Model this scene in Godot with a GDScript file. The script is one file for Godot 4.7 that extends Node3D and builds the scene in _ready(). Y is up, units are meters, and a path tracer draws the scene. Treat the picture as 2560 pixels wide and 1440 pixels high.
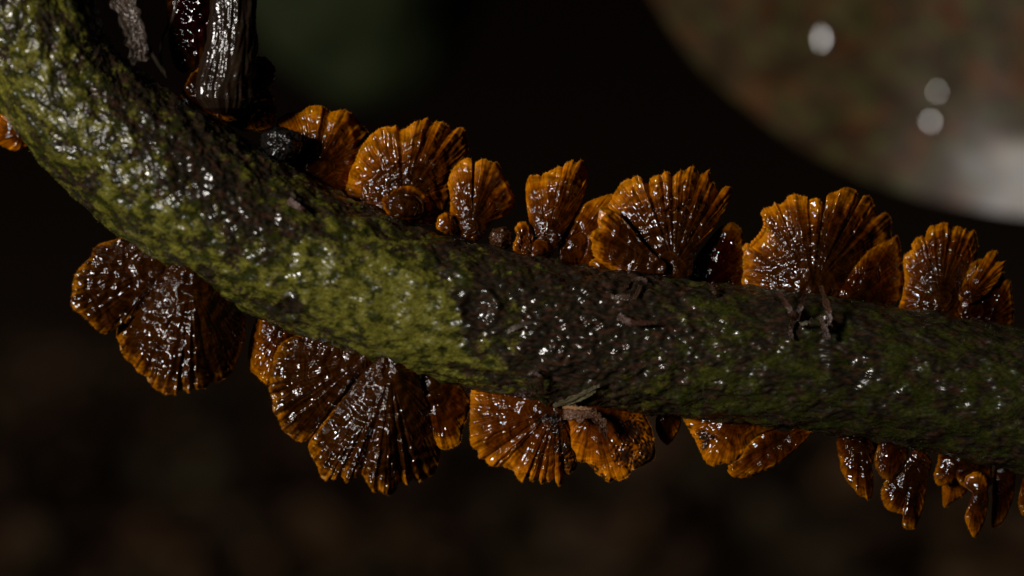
extends Node3D
# Wet bracket fungi along a mossy branch, lit from the left by one broad soft light in a dark wood.
# Scale: the branch is about 28 mm thick. Lengths that start as picture units (2560 wide) are turned
# into metres at each thing's own depth by pt().

const UNIT := 0.00008          # metres per picture unit on the plane of sharp focus
const EYE := 0.57              # camera distance from that plane
var small_noise := FastNoiseLite.new()
var used := {}
var cap_material: StandardMaterial3D
var pore_material: StandardMaterial3D
var dark_material: StandardMaterial3D
var hair_material: StandardMaterial3D
var branch_shape := []         # centre x, y, half width, depth along the branch
const TO_LIGHT := Vector3(-0.60, 0.16, 0.78)

func _ready() -> void:
	# ---- camera, sky, light, exposure
	var cam := Camera3D.new()
	cam.name = "camera"
	add_child(cam)
	cam.position = Vector3(0, 0, EYE)
	var lens := CameraAttributesPhysical.new()
	lens.frustum_focal_length = 17.5 / (720.0 * UNIT / EYE)
	lens.frustum_focus_distance = EYE - 0.001
	lens.frustum_near = 0.02
	lens.frustum_far = 200.0
	lens.exposure_aperture = 13.0
	cam.attributes = lens
	cam.fov = 2.0 * rad_to_deg(atan(720.0 * UNIT / EYE))
	cam.near = 0.02
	cam.far = 200.0
	cam.current = true
	var env := Environment.new()
	env.background_mode = Environment.BG_SKY
	var sm := ProceduralSkyMaterial.new()
	sm.sky_top_color = Color(0.017, 0.009, 0.006)
	sm.sky_horizon_color = Color(0.045, 0.027, 0.017)
	sm.sky_curve = 0.03
	sm.ground_bottom_color = Color(0.04, 0.032, 0.028)
	sm.ground_horizon_color = Color(0.045, 0.027, 0.017)
	var sky := Sky.new()
	sky.sky_material = sm
	env.sky = sky
	env.background_energy_multiplier = 1.0
	env.tonemap_mode = Environment.TONE_MAPPER_LINEAR
	env.tonemap_exposure = 1.06
	env.sdfgi_enabled = true
	env.ssao_enabled = true
	env.ssil_enabled = true
	var we := WorldEnvironment.new()
	we.name = "world_environment"
	we.environment = env
	add_child(we)
	var sun := DirectionalLight3D.new()
	sun.name = "sun"
	sun.light_energy = 0.9
	sun.light_color = Color(1.0, 0.975, 0.95)
	sun.light_angular_distance = 12.0
	sun.shadow_enabled = true
	sun.sky_mode = DirectionalLight3D.SKY_MODE_LIGHT_ONLY
	sun.look_at_from_position(TO_LIGHT.normalized() * 3.0, Vector3.ZERO, Vector3.UP)
	add_child(sun)

	# ---- shared
	small_noise.noise_type = FastNoiseLite.TYPE_SIMPLEX_SMOOTH
	small_noise.frequency = 1.0
	small_noise.seed = 7
	small_noise.fractal_type = FastNoiseLite.FRACTAL_NONE
	make_materials()
	define_branch()

	build_ground()
	build_leaves()
	build_branch()
	build_upper_fungi()
	build_lower_fungi()
	build_twigs()

# ------------------------------------------------------------------ helpers
func numbered(called: String) -> String:
	var n: int = used.get(called, 0)
	used[called] = n + 1
	return called if n == 0 else "%s_%03d" % [called, n]

func thing(called: String, label: String, category: String, group := "", at := Vector3.ZERO) -> Node3D:
	var o := Node3D.new()
	o.name = numbered(called)
	o.position = at
	tag(o, label, category, group)
	add_child(o, true)
	return o

func tag(o: Node3D, label: String, category: String, group := "") -> void:
	o.set_meta("label", label)
	o.set_meta("category", category)
	if group:
		o.set_meta("group", group)

func put(called: String, mesh: Mesh, material: Material, parent: Node3D, origin := Vector3.ZERO) -> MeshInstance3D:
	var o := MeshInstance3D.new()
	o.name = called
	o.mesh = mesh
	o.material_override = material
	o.position = origin
	o.cast_shadow = GeometryInstance3D.SHADOW_CASTING_SETTING_ON
	parent.add_child(o, true)
	return o

func pt(x: float, y: float, z_mm: float) -> Vector3:
	var z := z_mm * 0.001
	var k := UNIT * (EYE - z) / EYE
	return Vector3((x - 1280.0) * k, (720.0 - y) * k, z)

func n2(x: float, y: float) -> float:
	return small_noise.get_noise_2d(x, y)

func n3(x: float, y: float, z: float) -> float:
	return small_noise.get_noise_3d(x, y, z)

func mesh_from(v: PackedVector3Array, n: PackedVector3Array, c: PackedColorArray, uv: PackedVector2Array, idx: PackedInt32Array) -> ArrayMesh:
	var a := []
	a.resize(Mesh.ARRAY_MAX)
	a[Mesh.ARRAY_VERTEX] = v
	a[Mesh.ARRAY_NORMAL] = n
	if c.size():
		a[Mesh.ARRAY_COLOR] = c
	if uv.size():
		a[Mesh.ARRAY_TEX_UV] = uv
	a[Mesh.ARRAY_INDEX] = idx
	var m := ArrayMesh.new()
	m.add_surface_from_arrays(Mesh.PRIMITIVE_TRIANGLES, a)
	return m

# a grid of cols+1 by rows points, the columns closing on themselves when wrap is true
func grid_mesh(v: PackedVector3Array, c: PackedColorArray, uv: PackedVector2Array, cols: int, rows: int, wrap: bool, flip := false) -> ArrayMesh:
	var n := PackedVector3Array()
	n.resize(v.size())
	var w := cols + 1
	for j in rows:
		var ja := maxi(j - 1, 0) * w
		var jb := mini(j + 1, rows - 1) * w
		for i in w:
			var ia := i - 1
			var ib := i + 1
			if wrap:
				if ia < 0: ia = cols - 1
				if ib > cols: ib = 1
			else:
				ia = maxi(ia, 0)
				ib = mini(ib, cols)
			var row := j * w
			var d := (v[row + ib] - v[row + ia]).cross(v[jb + i] - v[ja + i])
			if d.length_squared() < 1e-30:
				d = (v[jb + ib] - v[jb + ia]).cross(v[jb + i] - v[ja + i])
			n[row + i] = -d.normalized() if flip else d.normalized()
	var idx := PackedInt32Array()
	idx.resize((rows - 1) * cols * 6)
	var k := 0
	for j in rows - 1:
		for i in cols:
			var a := j * w + i
			var b := a + 1
			var cc := b + w
			var d := a + w
			if flip:
				idx[k] = a; idx[k + 1] = cc; idx[k + 2] = d
				idx[k + 3] = a; idx[k + 4] = b; idx[k + 5] = cc
			else:
				idx[k] = a; idx[k + 1] = d; idx[k + 2] = cc
				idx[k + 3] = a; idx[k + 4] = cc; idx[k + 5] = b
			k += 6
	return mesh_from(v, n, c, uv, idx)

func noise_image(w: int, h: int, f: Callable) -> ImageTexture:
	var im := Image.create(w, h, false, Image.FORMAT_RGB8)
	for y in h:
		for x in w:
			im.set_pixel(x, y, f.call(x / float(w), y / float(h)))
	return ImageTexture.create_from_image(im)

func grey(v: float) -> Color:
	return Color(v, v, v)

func make_materials() -> void:
	cap_material = StandardMaterial3D.new()
	cap_material.resource_name = "wet fungus"
	cap_material.vertex_color_use_as_albedo = true
	cap_material.roughness = 0.6
	# a film of water covers the inside of the cap and ends before the velvety margin (v runs outward)
	cap_material.clearcoat_enabled = true
	cap_material.clearcoat = 1.0
	cap_material.clearcoat_roughness = 0.075
	cap_material.clearcoat_texture = noise_image(256, 128, func(u, v):
		var a: float = u * TAU
		var n := n3(cos(a) * 9.0, sin(a) * 9.0, v * 12.0)
		return grey(1.0 - smoothstep(0.50, 0.74, v + n * 0.12)))
	cap_material.specular_mode = BaseMaterial3D.SPECULAR_DISABLED
	hair_material = StandardMaterial3D.new()
	hair_material.resource_name = "margin hairs"
	hair_material.vertex_color_use_as_albedo = true
	hair_material.roughness = 0.7
	hair_material.metallic_specular = 0.2
	pore_material = StandardMaterial3D.new()
	pore_material.resource_name = "pore surface"
	pore_material.albedo_color = Color(0.36, 0.17, 0.04).linear_to_srgb()
	pore_material.roughness = 0.7
	pore_material.metallic_specular = 0.2
	dark_material = StandardMaterial3D.new()
	dark_material.resource_name = "dark wet crust"
	dark_material.vertex_color_use_as_albedo = true
	dark_material.roughness = 0.24

# ------------------------------------------------------------------ the fan of a bracket fungus
const MARGIN := Color(0.42, 0.134, 0.004)
const ORANGE := Color(0.270, 0.068, 0.003)
const BROWN := Color(0.070, 0.0150, 0.003)
const DARK := Color(0.028, 0.0085, 0.003)

func closed_outline(flat: Array, step: float) -> PackedVector2Array:
	var p := PackedVector2Array()
	for k in flat.size() / 2:
		p.append(Vector2(flat[k * 2], flat[k * 2 + 1]))
	var area := 0.0
	for k in p.size():
		area += p[k].cross(p[(k + 1) % p.size()])
	if area < 0.0:
		p.reverse()
	var fine := PackedVector2Array()
	var n := p.size()
	for k in n:
		var a := p[(k + n - 1) % n]
		var b := p[k]
		var c := p[(k + 1) % n]
		var d := p[(k + 2) % n]
		for q in 8:
			var t := q / 8.0
			var cr := b.cubic_interpolate(c, a, d, t)
			fine.append(cr.lerp(b.lerp(c, t), 0.35))
	var length := 0.0
	for k in fine.size():
		length += fine[k].distance_to(fine[(k + 1) % fine.size()])
	var count := maxi(24, int(length / step))
	var out := PackedVector2Array()
	var each := length / count
	var walked := 0.0
	var want := 0.0
	for k in fine.size():
		var a := fine[k]
		var b := fine[(k + 1) % fine.size()]
		var l := a.distance_to(b)
		while out.size() < count and want <= walked + l:
			out.append(a.lerp(b, (want - walked) / maxf(l, 1e-6)))
			want += each
		walked += l
	return out

# o: centre of growth; flat: outline; k: how it is shaped and coloured
func fan(parent: Node3D, called: String, o: Vector2, flat: Array, k: Dictionary) -> PackedVector3Array:
	var step: float = k.get("step", 3.3)
	var edge := closed_outline(flat, step)
	var cols := edge.size()
	var sd: float = k.get("seed", 1.0) * 13.7
	var z0: float = k.get("z", 0.0)
	var lean: float = k.get("lean", 0.0)
	var dome: float = 1.4 * k.get("dome", 3.0)
	var curl: float = k.get("curl", 1.0)
	var ridge_amp: float = 0.66 * k.get("ridge", 1.0)
	var tm: float = minf(0.88, k.get("tm", 0.66) + 0.15)
	var tw: float = 1.3 * k.get("tw", 0.15)
	var td: float = k.get("td", 0.35) + 0.18
	var tdw: float = 0.13 if td > 0.7 else 0.22
	var th: float = k.get("thick", 1.5)
	var tone: float = k.get("tone", 1.0)
	var side: float = k.get("side", 0.0) - 1.5       # tilt of the whole cap to one side, mm per 100 units
	var rough_pebble: float = k.get("pebble", 1.0)
	var folds: Array = k.get("folds", [])      # x, y on the outline, mm, half width
	var grooves: Array = k.get("grooves", [])  # t, mm, x, y on the outline, half width along it
	var bumps: Array = k.get("bumps", [])      # x, y, radius, mm
	var stains: Array = k.get("stains", [])   # x, y, radius
	var patches: Array = k.get("patches", [])  # x, y, radius
	# jitter the edge a little, find the middle and the reach
	var centroid := Vector2.ZERO
	var reach := 0.0
	for i in cols:
		var s := i * step
		var dir := (edge[i] - o).normalized()
		edge[i] += dir * (n2(s / 7.0, sd) * 1.6 + n2(s / 3.0, sd + 9.0) * 0.9) * k.get("fray", 1.0)
		centroid += edge[i] / cols
		reach = maxf(reach, edge[i].distance_to(o))
	var axis := (centroid - o).normalized()
	if centroid.distance_to(o) < 4.0:
		axis = Vector2(0, -1)
	var across := Vector2(-axis.y, axis.x)
	var rows := maxi(8, int(reach / (step * 0.95)))
	# ridges that follow the scallops of the edge
	var rad := PackedFloat32Array()
	for i in cols:
		rad.append(edge[i].distance_to(o))
	var win := int(26.0 / step)
	var ridge := PackedFloat32Array()
	var fold := PackedFloat32Array()
	for i in cols:
		var sum := 0.0
		for q in range(-win, win + 1):
			sum += rad[(i + q + cols * 4) % cols]
		var sc := clampf(rad[i] - sum / (2 * win + 1), -9.0, 9.0) * 0.075
		var s := i * step
		var turn := TAU * i / cols
		var big := n2(cos(turn) * cols * step / TAU / 24.0 + sd, sin(turn) * cols * step / TAU / 24.0)
		var mid := n2(cos(turn) * cols * step / TAU / 10.0 + sd, sin(turn) * cols * step / TAU / 10.0 + 40.0)
		ridge.append(ridge_amp * (sc * 0.9 + (sqrt(big * big + 0.025) - 0.3) * 0.95 + mid * 0.16))
		var f := 0.0
		for g in folds:
			var d: float = edge[i].distance_to(Vector2(g[0], g[1])) / g[3]
			f += (0.8 if g[2] > 0.0 else 0.5) * g[2] * exp(-d * d)
		fold.append(f)
	var w := cols + 1
	var v := PackedVector3Array()
	var c := PackedColorArray()
	var uv := PackedVector2Array()
	v.resize(w * rows)
	c.resize(w * rows)
	uv.resize(w * rows)
	var rim_at := PackedVector3Array()   # the edge: picture place and depth in mm
	for j in rows:
		var t := lerpf(0.012, 1.0, j / float(rows - 1))
		var grow := pow(t, 1.25)
		var rim := smoothstep(0.93, 1.0, t)
		rim = rim * rim * 0.45
		var edge_soft := smoothstep(tm - 0.1, tm + 0.2, t)
		for i in w:
			var e := i % cols
			var p := o.lerp(edge[e], t)
			var r := rad[e] * t
			var s := e * step
			var q := (p - o).dot(across) / 100.0
			var al := (p - o).dot(axis) / 100.0
			var z := z0 + lean * t - dome * q * q / (1.0 + 0.35 * absf(q)) - curl * t * t + side * (p.x - o.x) / 100.0
			var warp := n2(p.x / 60.0 + sd, p.y / 60.0)
			var sway := e + (7.0 * n2(p.x / 42.0, p.y / 42.0 + sd) + 3.0 * n2(p.x / 15.0, p.y / 15.0 + sd)) / step * smoothstep(0.1, 0.5, t) * (1.0 - t * 0.6) + cols
			var s0 := int(sway)
			z += (lerpf(ridge[s0 % cols], ridge[(s0 + 1) % cols], sway - s0) + fold[e]) * grow
			var zone := n2(r / 12.0 + warp * 1.6, sd + 3.0 + s / 400.0)
			z += zone * 0.10 * smoothstep(0.05, 0.3, t)
			var peb := 1.5 * n2(p.x / 13.0 + sd, p.y / 13.0) + 0.8 * n2(s * t / 6.0 + sd, r / 16.0) + 0.16 * n2(p.x / 4.2, p.y / 4.2 + sd)
			z += peb * (0.036 + 0.03 * n2(p.x / 45.0, p.y / 45.0 + sd)) * rough_pebble * (1.0 - 0.8 * edge_soft)
			z += n2(s / 5.5, r / 55.0 + sd) * 0.06 * smoothstep(0.25, 0.9, t)
			z += n2(p.x / 34.0, p.y / 34.0 + sd) * 0.34
			for g in grooves:
				var gd: float = (t - g[0]) * rad[e] / 3.2
				if absf(gd) < 3.0:
					var ga: float = edge[e].distance_to(Vector2(g[2], g[3])) / g[4]
					z -= g[1] * exp(-gd * gd) * exp(-ga * ga * ga * ga)
			for g in bumps:
				var bd: float = p.distance_to(Vector2(g[0], g[1])) / g[2]
				if bd < 2.5:
					z += g[3] * exp(-bd * bd)
			# colour: dark and wet at the base, orange at the growing edge, in zones and streaks
			var tt := t + 0.07 * n2(s / 17.0, sd + 20.0) + 0.05 * warp + 0.05 * n2(p.x / 11.0, p.y / 11.0 + sd)
			tt *= lerpf(0.45, 1.0, smoothstep(0.16, 0.48, rad[e] / reach))
			var m := smoothstep(tm - tw, tm + tw, tt)
			var dk := 1.0 - smoothstep(td - tdw, td + tdw, tt)
			var col := BROWN.lerp(ORANGE, m)
			col = col.lerp(MARGIN, smoothstep(0.80, 1.0, tt) * 0.85 * m)
			for g in stains:
				var gd: float = p.distance_to(Vector2(g[0], g[1])) / g[2]
				if gd < 2.0:
					col = col.lerp(BROWN, exp(-gd * gd * gd) * 0.9)
			col = col.lerp(DARK, dk)
			var sh := 1.0 + 0.42 * n2(r / 8.5 + warp * 1.4, sd) + 0.40 * n2(s / 4.5, r / 90.0 + sd)
			sh *= 1.0 + 0.2 * n2(p.x / 26.0 + 7.0, p.y / 26.0 + sd)
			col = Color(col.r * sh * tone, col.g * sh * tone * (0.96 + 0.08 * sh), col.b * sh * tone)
			for g in patches:
				var pd: float = p.distance_to(Vector2(g[0], g[1])) / g[2] + 0.75 * n2(p.x / 9.0, p.y / 9.0)
				if pd < 1.2:
					var pk := 1.0 - smoothstep(0.75, 1.1, pd)
					col = col.lerp(Color(0.012, 0.008, 0.006), pk * 0.93)
					z += pk * (0.12 + 0.3 * absf(n2(p.x / 4.0, p.y / 4.0)))
			z -= rim
			if j == rows - 1 and i < cols:
				rim_at.append(Vector3(p.x, p.y, z))
			var at := j * w + i
			v[at] = pt(p.x, p.y, z)
			c[at] = col
			uv[at] = Vector2(s / 320.0, clampf(0.5 + (tt - tm) * 0.7, 0.02, 0.98))
	put(called, grid_mesh(v, c, uv, cols, rows, true), cap_material, parent)
	# fine hairs along the growing edge
	var hv := PackedVector3Array()
	var hn := PackedVector3Array()
	var hc := PackedColorArray()
	var hi := PackedInt32Array()
	for i in cols:
		var a := v[(rows - 1) * w + i]
		var out := (a - v[(rows - 3) * w + i]).normalized()
		var al := (v[(rows - 1) * w + i + 1] - a).normalized()
		for q in 2:
			var rn := n2(i * 7.3 + q * 31.0, sd)
			var rm := n2(i * 5.1 + q * 17.0, sd + 50.0)
			var from := a + al * (step * UNIT * 0.5 * q) - out * UNIT * 2.0
			var tip := from + (out + al * rm * 0.9 + Vector3(0, 0, rn * 0.5)).normalized() * UNIT * (4.0 + 5.0 * absf(rn))
			var b0 := hv.size()
			hv.append_array([from - al * UNIT * 0.5, from + al * UNIT * 0.5, tip])
			hn.append_array([Vector3(0, 0, 1), Vector3(0, 0, 1), Vector3(0, 0, 1)])
			var hcol := c[(rows - 1) * w + i]
			hc.append_array([hcol, hcol, hcol])
			hi.append_array([b0, b0 + 2, b0 + 1])
	var hairs := put("fringe_hairs", mesh_from(hv, hn, hc, PackedVector2Array(), hi), hair_material, parent)
	hairs.set_meta("kind", "stuff")
	# the pale underside, closing the body from the same edge
	var back := PackedVector3Array()
	var brows := 7
	back.resize(w * brows)
	for j in brows:
		var t := 1.0 - j / float(brows - 1) * 0.985
		var from := mini(rows - 1, int(round((t - 0.012) / 0.988 * (rows - 1))))
		for i in w:
			var p := v[from * w + i]
			p.z -= 0.001 * (0.22 * smoothstep(0.0, 0.2, 1.0 - t) + th * pow(1.0 - t, 0.7))
			back[j * w + i] = p if j else v[(rows - 1) * w + i]
	put("pore_surface", grid_mesh(back, PackedColorArray(), PackedVector2Array(), cols, brows, true), pore_material, parent)
	return rim_at

func depth_on(rim: PackedVector3Array, x: float, y: float) -> float:
	var best := 1e9
	var z := 0.0
	for p in rim:
		var d := Vector2(p.x - x, p.y - y).length_squared()
		if d < best:
			best = d
			z = p.z
	return z

func fungus(label: String) -> Node3D:
	return thing("bracket_fungus", label, "fungus", "bracket fungi growing along the mossy branch")

# a rounded wet lump: centre, half sizes in picture units, bulge in mm
func lump(parent: Node3D, called: String, x: float, y: float, rx: float, ry: float, z: float, rz: float, col: Color, material: Material, rough := 1.0, sd := 1.0, fine := 72) -> void:
	var cols := fine
	var rows := fine * 3 / 5
	var v := PackedVector3Array()
	var c := PackedColorArray()
	var uv := PackedVector2Array()
	for j in rows:
		var b := PI * (j + 0.02) / (rows - 0.96)
		for i in cols + 1:
			var a := -TAU * (i % cols) / cols
			var d := Vector3(sin(b) * cos(a), sin(b) * sin(a), cos(b))
			var g := 1.0 + rough * (0.16 * n3(d.x * 1.6 + sd, d.y * 1.6, d.z * 1.6) + 0.07 * n3(d.x * 5.0, d.y * 5.0 + sd, d.z * 5.0) + 0.035 * n3(d.x * 12.0, d.y * 12.0, d.z * 12.0 + sd))
			v.append(pt(x + d.x * rx * g, y - d.y * ry * g, z + d.z * rz * g))
			var sh := 1.0 + 0.5 * n3(d.x * 4.0, d.y * 4.0, d.z * 4.0 + sd)
			c.append(Color(col.r * sh, col.g * sh, col.b * sh))
			uv.append(Vector2(i / float(cols), 0.2))
	put(called, grid_mesh(v, c, uv, cols, rows, true), material, parent)

# ------------------------------------------------------------------ ground and leaves behind
func build_ground() -> void:
	var cols := 96
	var rows := 70
	var v := PackedVector3Array()
	var c := PackedColorArray()
	for j in rows:
		var r := 0.02 + 90.0 * pow(j / float(rows - 1), 3.0)
		for i in cols + 1:
			var a := -TAU * (i % cols) / cols
			var x := cos(a) * r
			var z := sin(a) * r
			var h := -0.34 + 0.05 * n2(x * 0.7, z * 0.7) * minf(1.0, r) + 0.012 * n2(x * 5.0, z * 5.0)
			v.append(Vector3(x, h, -z - 1.0))
			var k := 1.0 + 0.5 * n2(x * 3.0 + 5.0, z * 3.0)
			c.append(Color(0.022 * k, 0.0135 * k, 0.008 * k))
	var m := StandardMaterial3D.new()
	m.resource_name = "damp soil"
	m.vertex_color_use_as_albedo = true
	m.roughness = 0.95
	m.metallic_specular = 0.1
	var g := put("ground", grid_mesh(v, c, PackedVector2Array(), cols, rows, true, false), m, self)
	g.set_meta("kind", "structure")
	g.set_meta("label", "dark damp forest floor, blurred far behind the branch")
	# fallen leaves, far out of focus
	var st := SurfaceTool.new()
	st.begin(Mesh.PRIMITIVE_TRIANGLES)
	var ring := []
	for i in 10:
		var a := TAU * i / 10.0
		var e := Vector2(cos(a) * 0.5, sin(a) * 0.28)
		ring.append(Vector3(e.x, 0.5 * e.x * e.x - 0.9 * e.y * e.y, e.y))
	for i in 10:
		st.add_vertex(Vector3.ZERO)
		st.add_vertex(ring[i])
		st.add_vertex(ring[(i + 1) % 10])
	st.generate_normals()
	var lm := StandardMaterial3D.new()
	lm.resource_name = "leaf litter"
	lm.vertex_color_use_as_albedo = true
	lm.roughness = 0.8
	lm.metallic_specular = 0.15
	var rng := RandomNumberGenerator.new()
	rng.seed = 11
	var mm := MultiMesh.new()
	mm.transform_format = MultiMesh.TRANSFORM_3D
	mm.use_colors = true
	mm.mesh = st.commit()
	mm.instance_count = 2600
	var tones := [Color(0.05, 0.024, 0.012), Color(0.058, 0.030, 0.013), Color(0.036, 0.027, 0.012), Color(0.040, 0.021, 0.012), Color(0.050, 0.034, 0.018)]
	for i in mm.instance_count:
		var z := -0.8 - 14.0 * pow(rng.randf(), 1.6)
		var x := (rng.randf() - 0.5) * (1.2 + absf(z) * 0.7)
		var b := Basis.from_euler(Vector3(rng.randfn(0.0, 0.5), rng.randf() * TAU, rng.randfn(0.0, 0.5))).scaled(Vector3.ONE * rng.randf_range(0.05, 0.13))
		mm.set_instance_transform(i, Transform3D(b, Vector3(x, -0.315 + 0.05 * n2(x * 0.7, -z * 0.7), z)))
		mm.set_instance_color(i, tones[rng.randi() % tones.size()] * rng.randf_range(0.35, 0.75))
	var li := MultiMeshInstance3D.new()
	li.name = "fallen_leaves"
	li.multimesh = mm
	li.material_override = lm
	li.set_meta("kind", "stuff")
	tag(li, "dim brown fallen leaves littering the dark forest floor", "leaves")
	add_child(li, true)

# a leaf blade of real thickness from an outline, bent by a function of the picture position
func leaf_blade(parent: Node3D, called: String, o: Vector2, flat: Array, step: float, bend: Callable, paint: Callable, material: Material) -> void:
	var edge := closed_outline(flat, step)
	var cols := edge.size()
	var w := cols + 1
	var rows := 44
	var v := PackedVector3Array()
	var c := PackedColorArray()
	for side in 2:
		for j in rows:
			var t := lerpf(0.01, 1.0, j / float(rows - 1))
			if side == 1:
				t = lerpf(1.0, 0.01, j / float(rows - 1))
			for i in w:
				var p := o.lerp(edge[i % cols], t)
				var z: float = bend.call(p)
				v.append(pt(p.x, p.y, z - (0.35 * smoothstep(1.0, 0.97, t) if side == 1 else 0.0)))
				c.append(paint.call(p))
	put(called, grid_mesh(v, c, PackedVector2Array(), cols, rows * 2, true), material, parent)

func build_leaves() -> void:
	var m := StandardMaterial3D.new()
	m.resource_name = "wet leaf"
	m.vertex_color_use_as_albedo = true
	m.roughness = 0.37
	m.metallic_specular = 0.36
	# the large dead leaf hanging behind, upper right
	var t := thing("large_leaf", "large wet brown leaf hanging blurred behind the fungi, upper right", "leaf")
	var bend := func(p: Vector2) -> float:
		var x := (p.x - 2130.0) * 0.129
		var z := -350.0
		if x > 0.0:
			z += (0.004 * x * x if x < 52.0 else 10.8 + 0.416 * (x - 52.0)) * lerpf(0.35, 1.0, smoothstep(40.0, 420.0, p.y))
		else:
			z += -0.03 * x
		z += (p.y - 250.0) * 0.129 * 0.05
		z += 0.35 * n2(p.x / 230.0, p.y / 230.0) + 0.05 * n2(p.x / 60.0, p.y / 60.0)
		# midrib and side veins
		var q := (p.x - 1700.0) * 0.52 - (p.y + 60.0) * 0.85
		z += 0.12 * exp(-q * q / 900.0)
		var vq := fposmod((p.x * 0.9 + absf(q) * 0.9) / 150.0, 1.0) - 0.5
		z += 0.08 * exp(-vq * vq / 0.004)
		return z
	var paint := func(p: Vector2) -> Color:
		var a := n2(p.x / 160.0 + 3.0, p.y / 160.0)
		var b := n2(p.x / 70.0, p.y / 70.0 + 8.0)
		var col := Color(0.034, 0.020, 0.009).lerp(Color(0.054, 0.022, 0.008), smoothstep(0.0, 0.6, a))
		col = col.lerp(Color(0.036, 0.034, 0.011), smoothstep(0.05, 0.5, b))
		return col * (1.0 + 0.3 * n2(p.x / 40.0, p.y / 40.0) + 0.45 * n2(p.x / 110.0 + 4.0, p.y / 90.0))
	leaf_blade(t, "blade", Vector2(2350, 60), [1560, -120, 1622, -20, 1690, 90, 1762, 180, 1880, 278, 2000, 366, 2150, 438, 2300, 492, 2430, 520, 2560, 540, 2750, 545, 2980, 470, 3120, 250, 3060, -120, 2700, -420, 2250, -480, 1820, -320], 30.0, bend, paint, m)
	var wet := StandardMaterial3D.new()
	wet.resource_name = "water"
	wet.albedo_color = Color(0.16, 0.13, 0.10)
	wet.roughness = 0.05
	var half := (TO_LIGHT.normalized() + Vector3(0, 0, 1)).normalized()
	var drops := [[2060, 82, 4.2, "brightest water drop on the large leaf, above the tallest right-hand fungus"], [2348, 226, 2.0, "upper of the two dim water drops on the large leaf"], [2334, 302, 2.3, "lower of the two dim water drops on the large leaf"]]
	for d in drops:
		var at := pt(d[0], d[1], bend.call(Vector2(d[0], d[1])) + 0.5)
		var dm := SurfaceTool.new()
		var cols := 32
		var rows := 14
		var v := PackedVector3Array()
		for j in rows:
			var k := j / float(rows - 1)
			for i in cols + 1:
				var a := -TAU * (i % cols) / cols
				var r: float = d[2] * 0.001 * minf(1.0, k * 1.5) * (1.0 + 0.12 * sin(a * 2.0 + d[0]))
				var h := -0.00019 * pow(minf(1.0, k * 1.5), 2.0) - 0.003 * smoothstep(0.64, 1.0, k)
				v.append(Vector3(cos(a) * r, sin(a) * r, h))
		var o := put(numbered("water_drop"), grid_mesh(v, PackedColorArray(), PackedVector2Array(), cols, rows, true), wet, self, at)
		o.basis = Basis(Quaternion(Vector3(0, 0, 1), half))
		tag(o, d[3], "water drop", "water drops on the large leaf")
	# unseen leaf added at the left to shade the right end of the branch
	var n := thing("added_shade_leaf", "added narrow leaf outside the picture to the left, shading the right end of the branch", "leaf")
	var lead := TO_LIGHT.normalized() * (0.345 / TO_LIGHT.normalized().z)
	var from := Vector3(0.108, -0.052, 0.0) + lead
	var lv := PackedVector3Array()
	var lc := PackedColorArray()
	for side in 2:
		for j in 24:
			var f := (j if side == 0 else 23 - j) / 23.0
			for i in 17:
				var a := TAU * (i % 16) / 16.0
				var half_wide := 0.0225 * (0.7 + 0.3 * sin(PI * clampf(0.5 + sin(a) * 0.5, 0.0, 1.0)))
				var e := Vector3(cos(a) * half_wide * f, sin(a) * 0.048 * f, -0.004 * cos(a) * cos(a) * f * f - 0.0006 * side)
				lv.append(from + e)
				lc.append(Color(0.02, 0.035, 0.012))
	put("blade", grid_mesh(lv, lc, PackedVector2Array(), 16, 48, true), m, n)
	# the dim green leaf high in the middle
	var g := thing("green_leaf", "dim green leaf far out of focus, above the left fungi", "leaf")
	var bend2 := func(p: Vector2) -> float:
		return -1500.0 + (p.x - 900.0) * 0.03 + 6.0 * n2(p.x / 200.0, p.y / 200.0) - 0.0006 * pow(p.y - 60.0, 2.0) - 0.0009 * pow(maxf(0.0, p.x - 880.0), 2.0)
	var paint2 := func(p: Vector2) -> Color:
		return Color(0.0165, 0.0205, 0.0095) * (1.0 + 0.3 * n2(p.x / 90.0, p.y / 90.0))
	var gm := m.duplicate()
	gm.roughness = 0.85
	gm.metallic_specular = 0.1
	leaf_blade(g, "blade", Vector2(900, 60), [560, -60, 640, 90, 760, 200, 900, 262, 1040, 225, 1130, 130, 1190, 0, 1150, -140, 900, -260, 680, -200], 30.0, bend2, paint2, gm)

# ------------------------------------------------------------------ the branch
func define_branch() -> void:
	# picture x, y of the axis and half width
	var k := [-230, -330, 178, -120, -200, 178, -20, -70, 177, 77, 70, 172, 131, 182, 162, 202, 270, 166, 310, 364, 178, 448, 466, 190, 610, 566, 186, 835, 678, 181, 1060, 757, 176, 1350, 826, 178, 1625, 862, 170, 1920, 893, 169, 2275, 945, 169, 2590, 1010, 173, 2800, 1062, 175, 3050, 1120, 176]
	var p := []
	for i in k.size() / 3:
		p.append(Vector3(k[i * 3], k[i * 3 + 1], k[i * 3 + 2]))
	for i in range(1, p.size() - 2):
		for q in 12:
			branch_shape.append(p[i].cubic_interpolate(p[i + 1], p[i - 1], p[i + 2], q / 12.0))
	branch_shape.append(p[p.size() - 2])

func axis_depth(x: float) -> float:
	return lerpf(12.0, -5.0, x / 2560.0)

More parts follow.
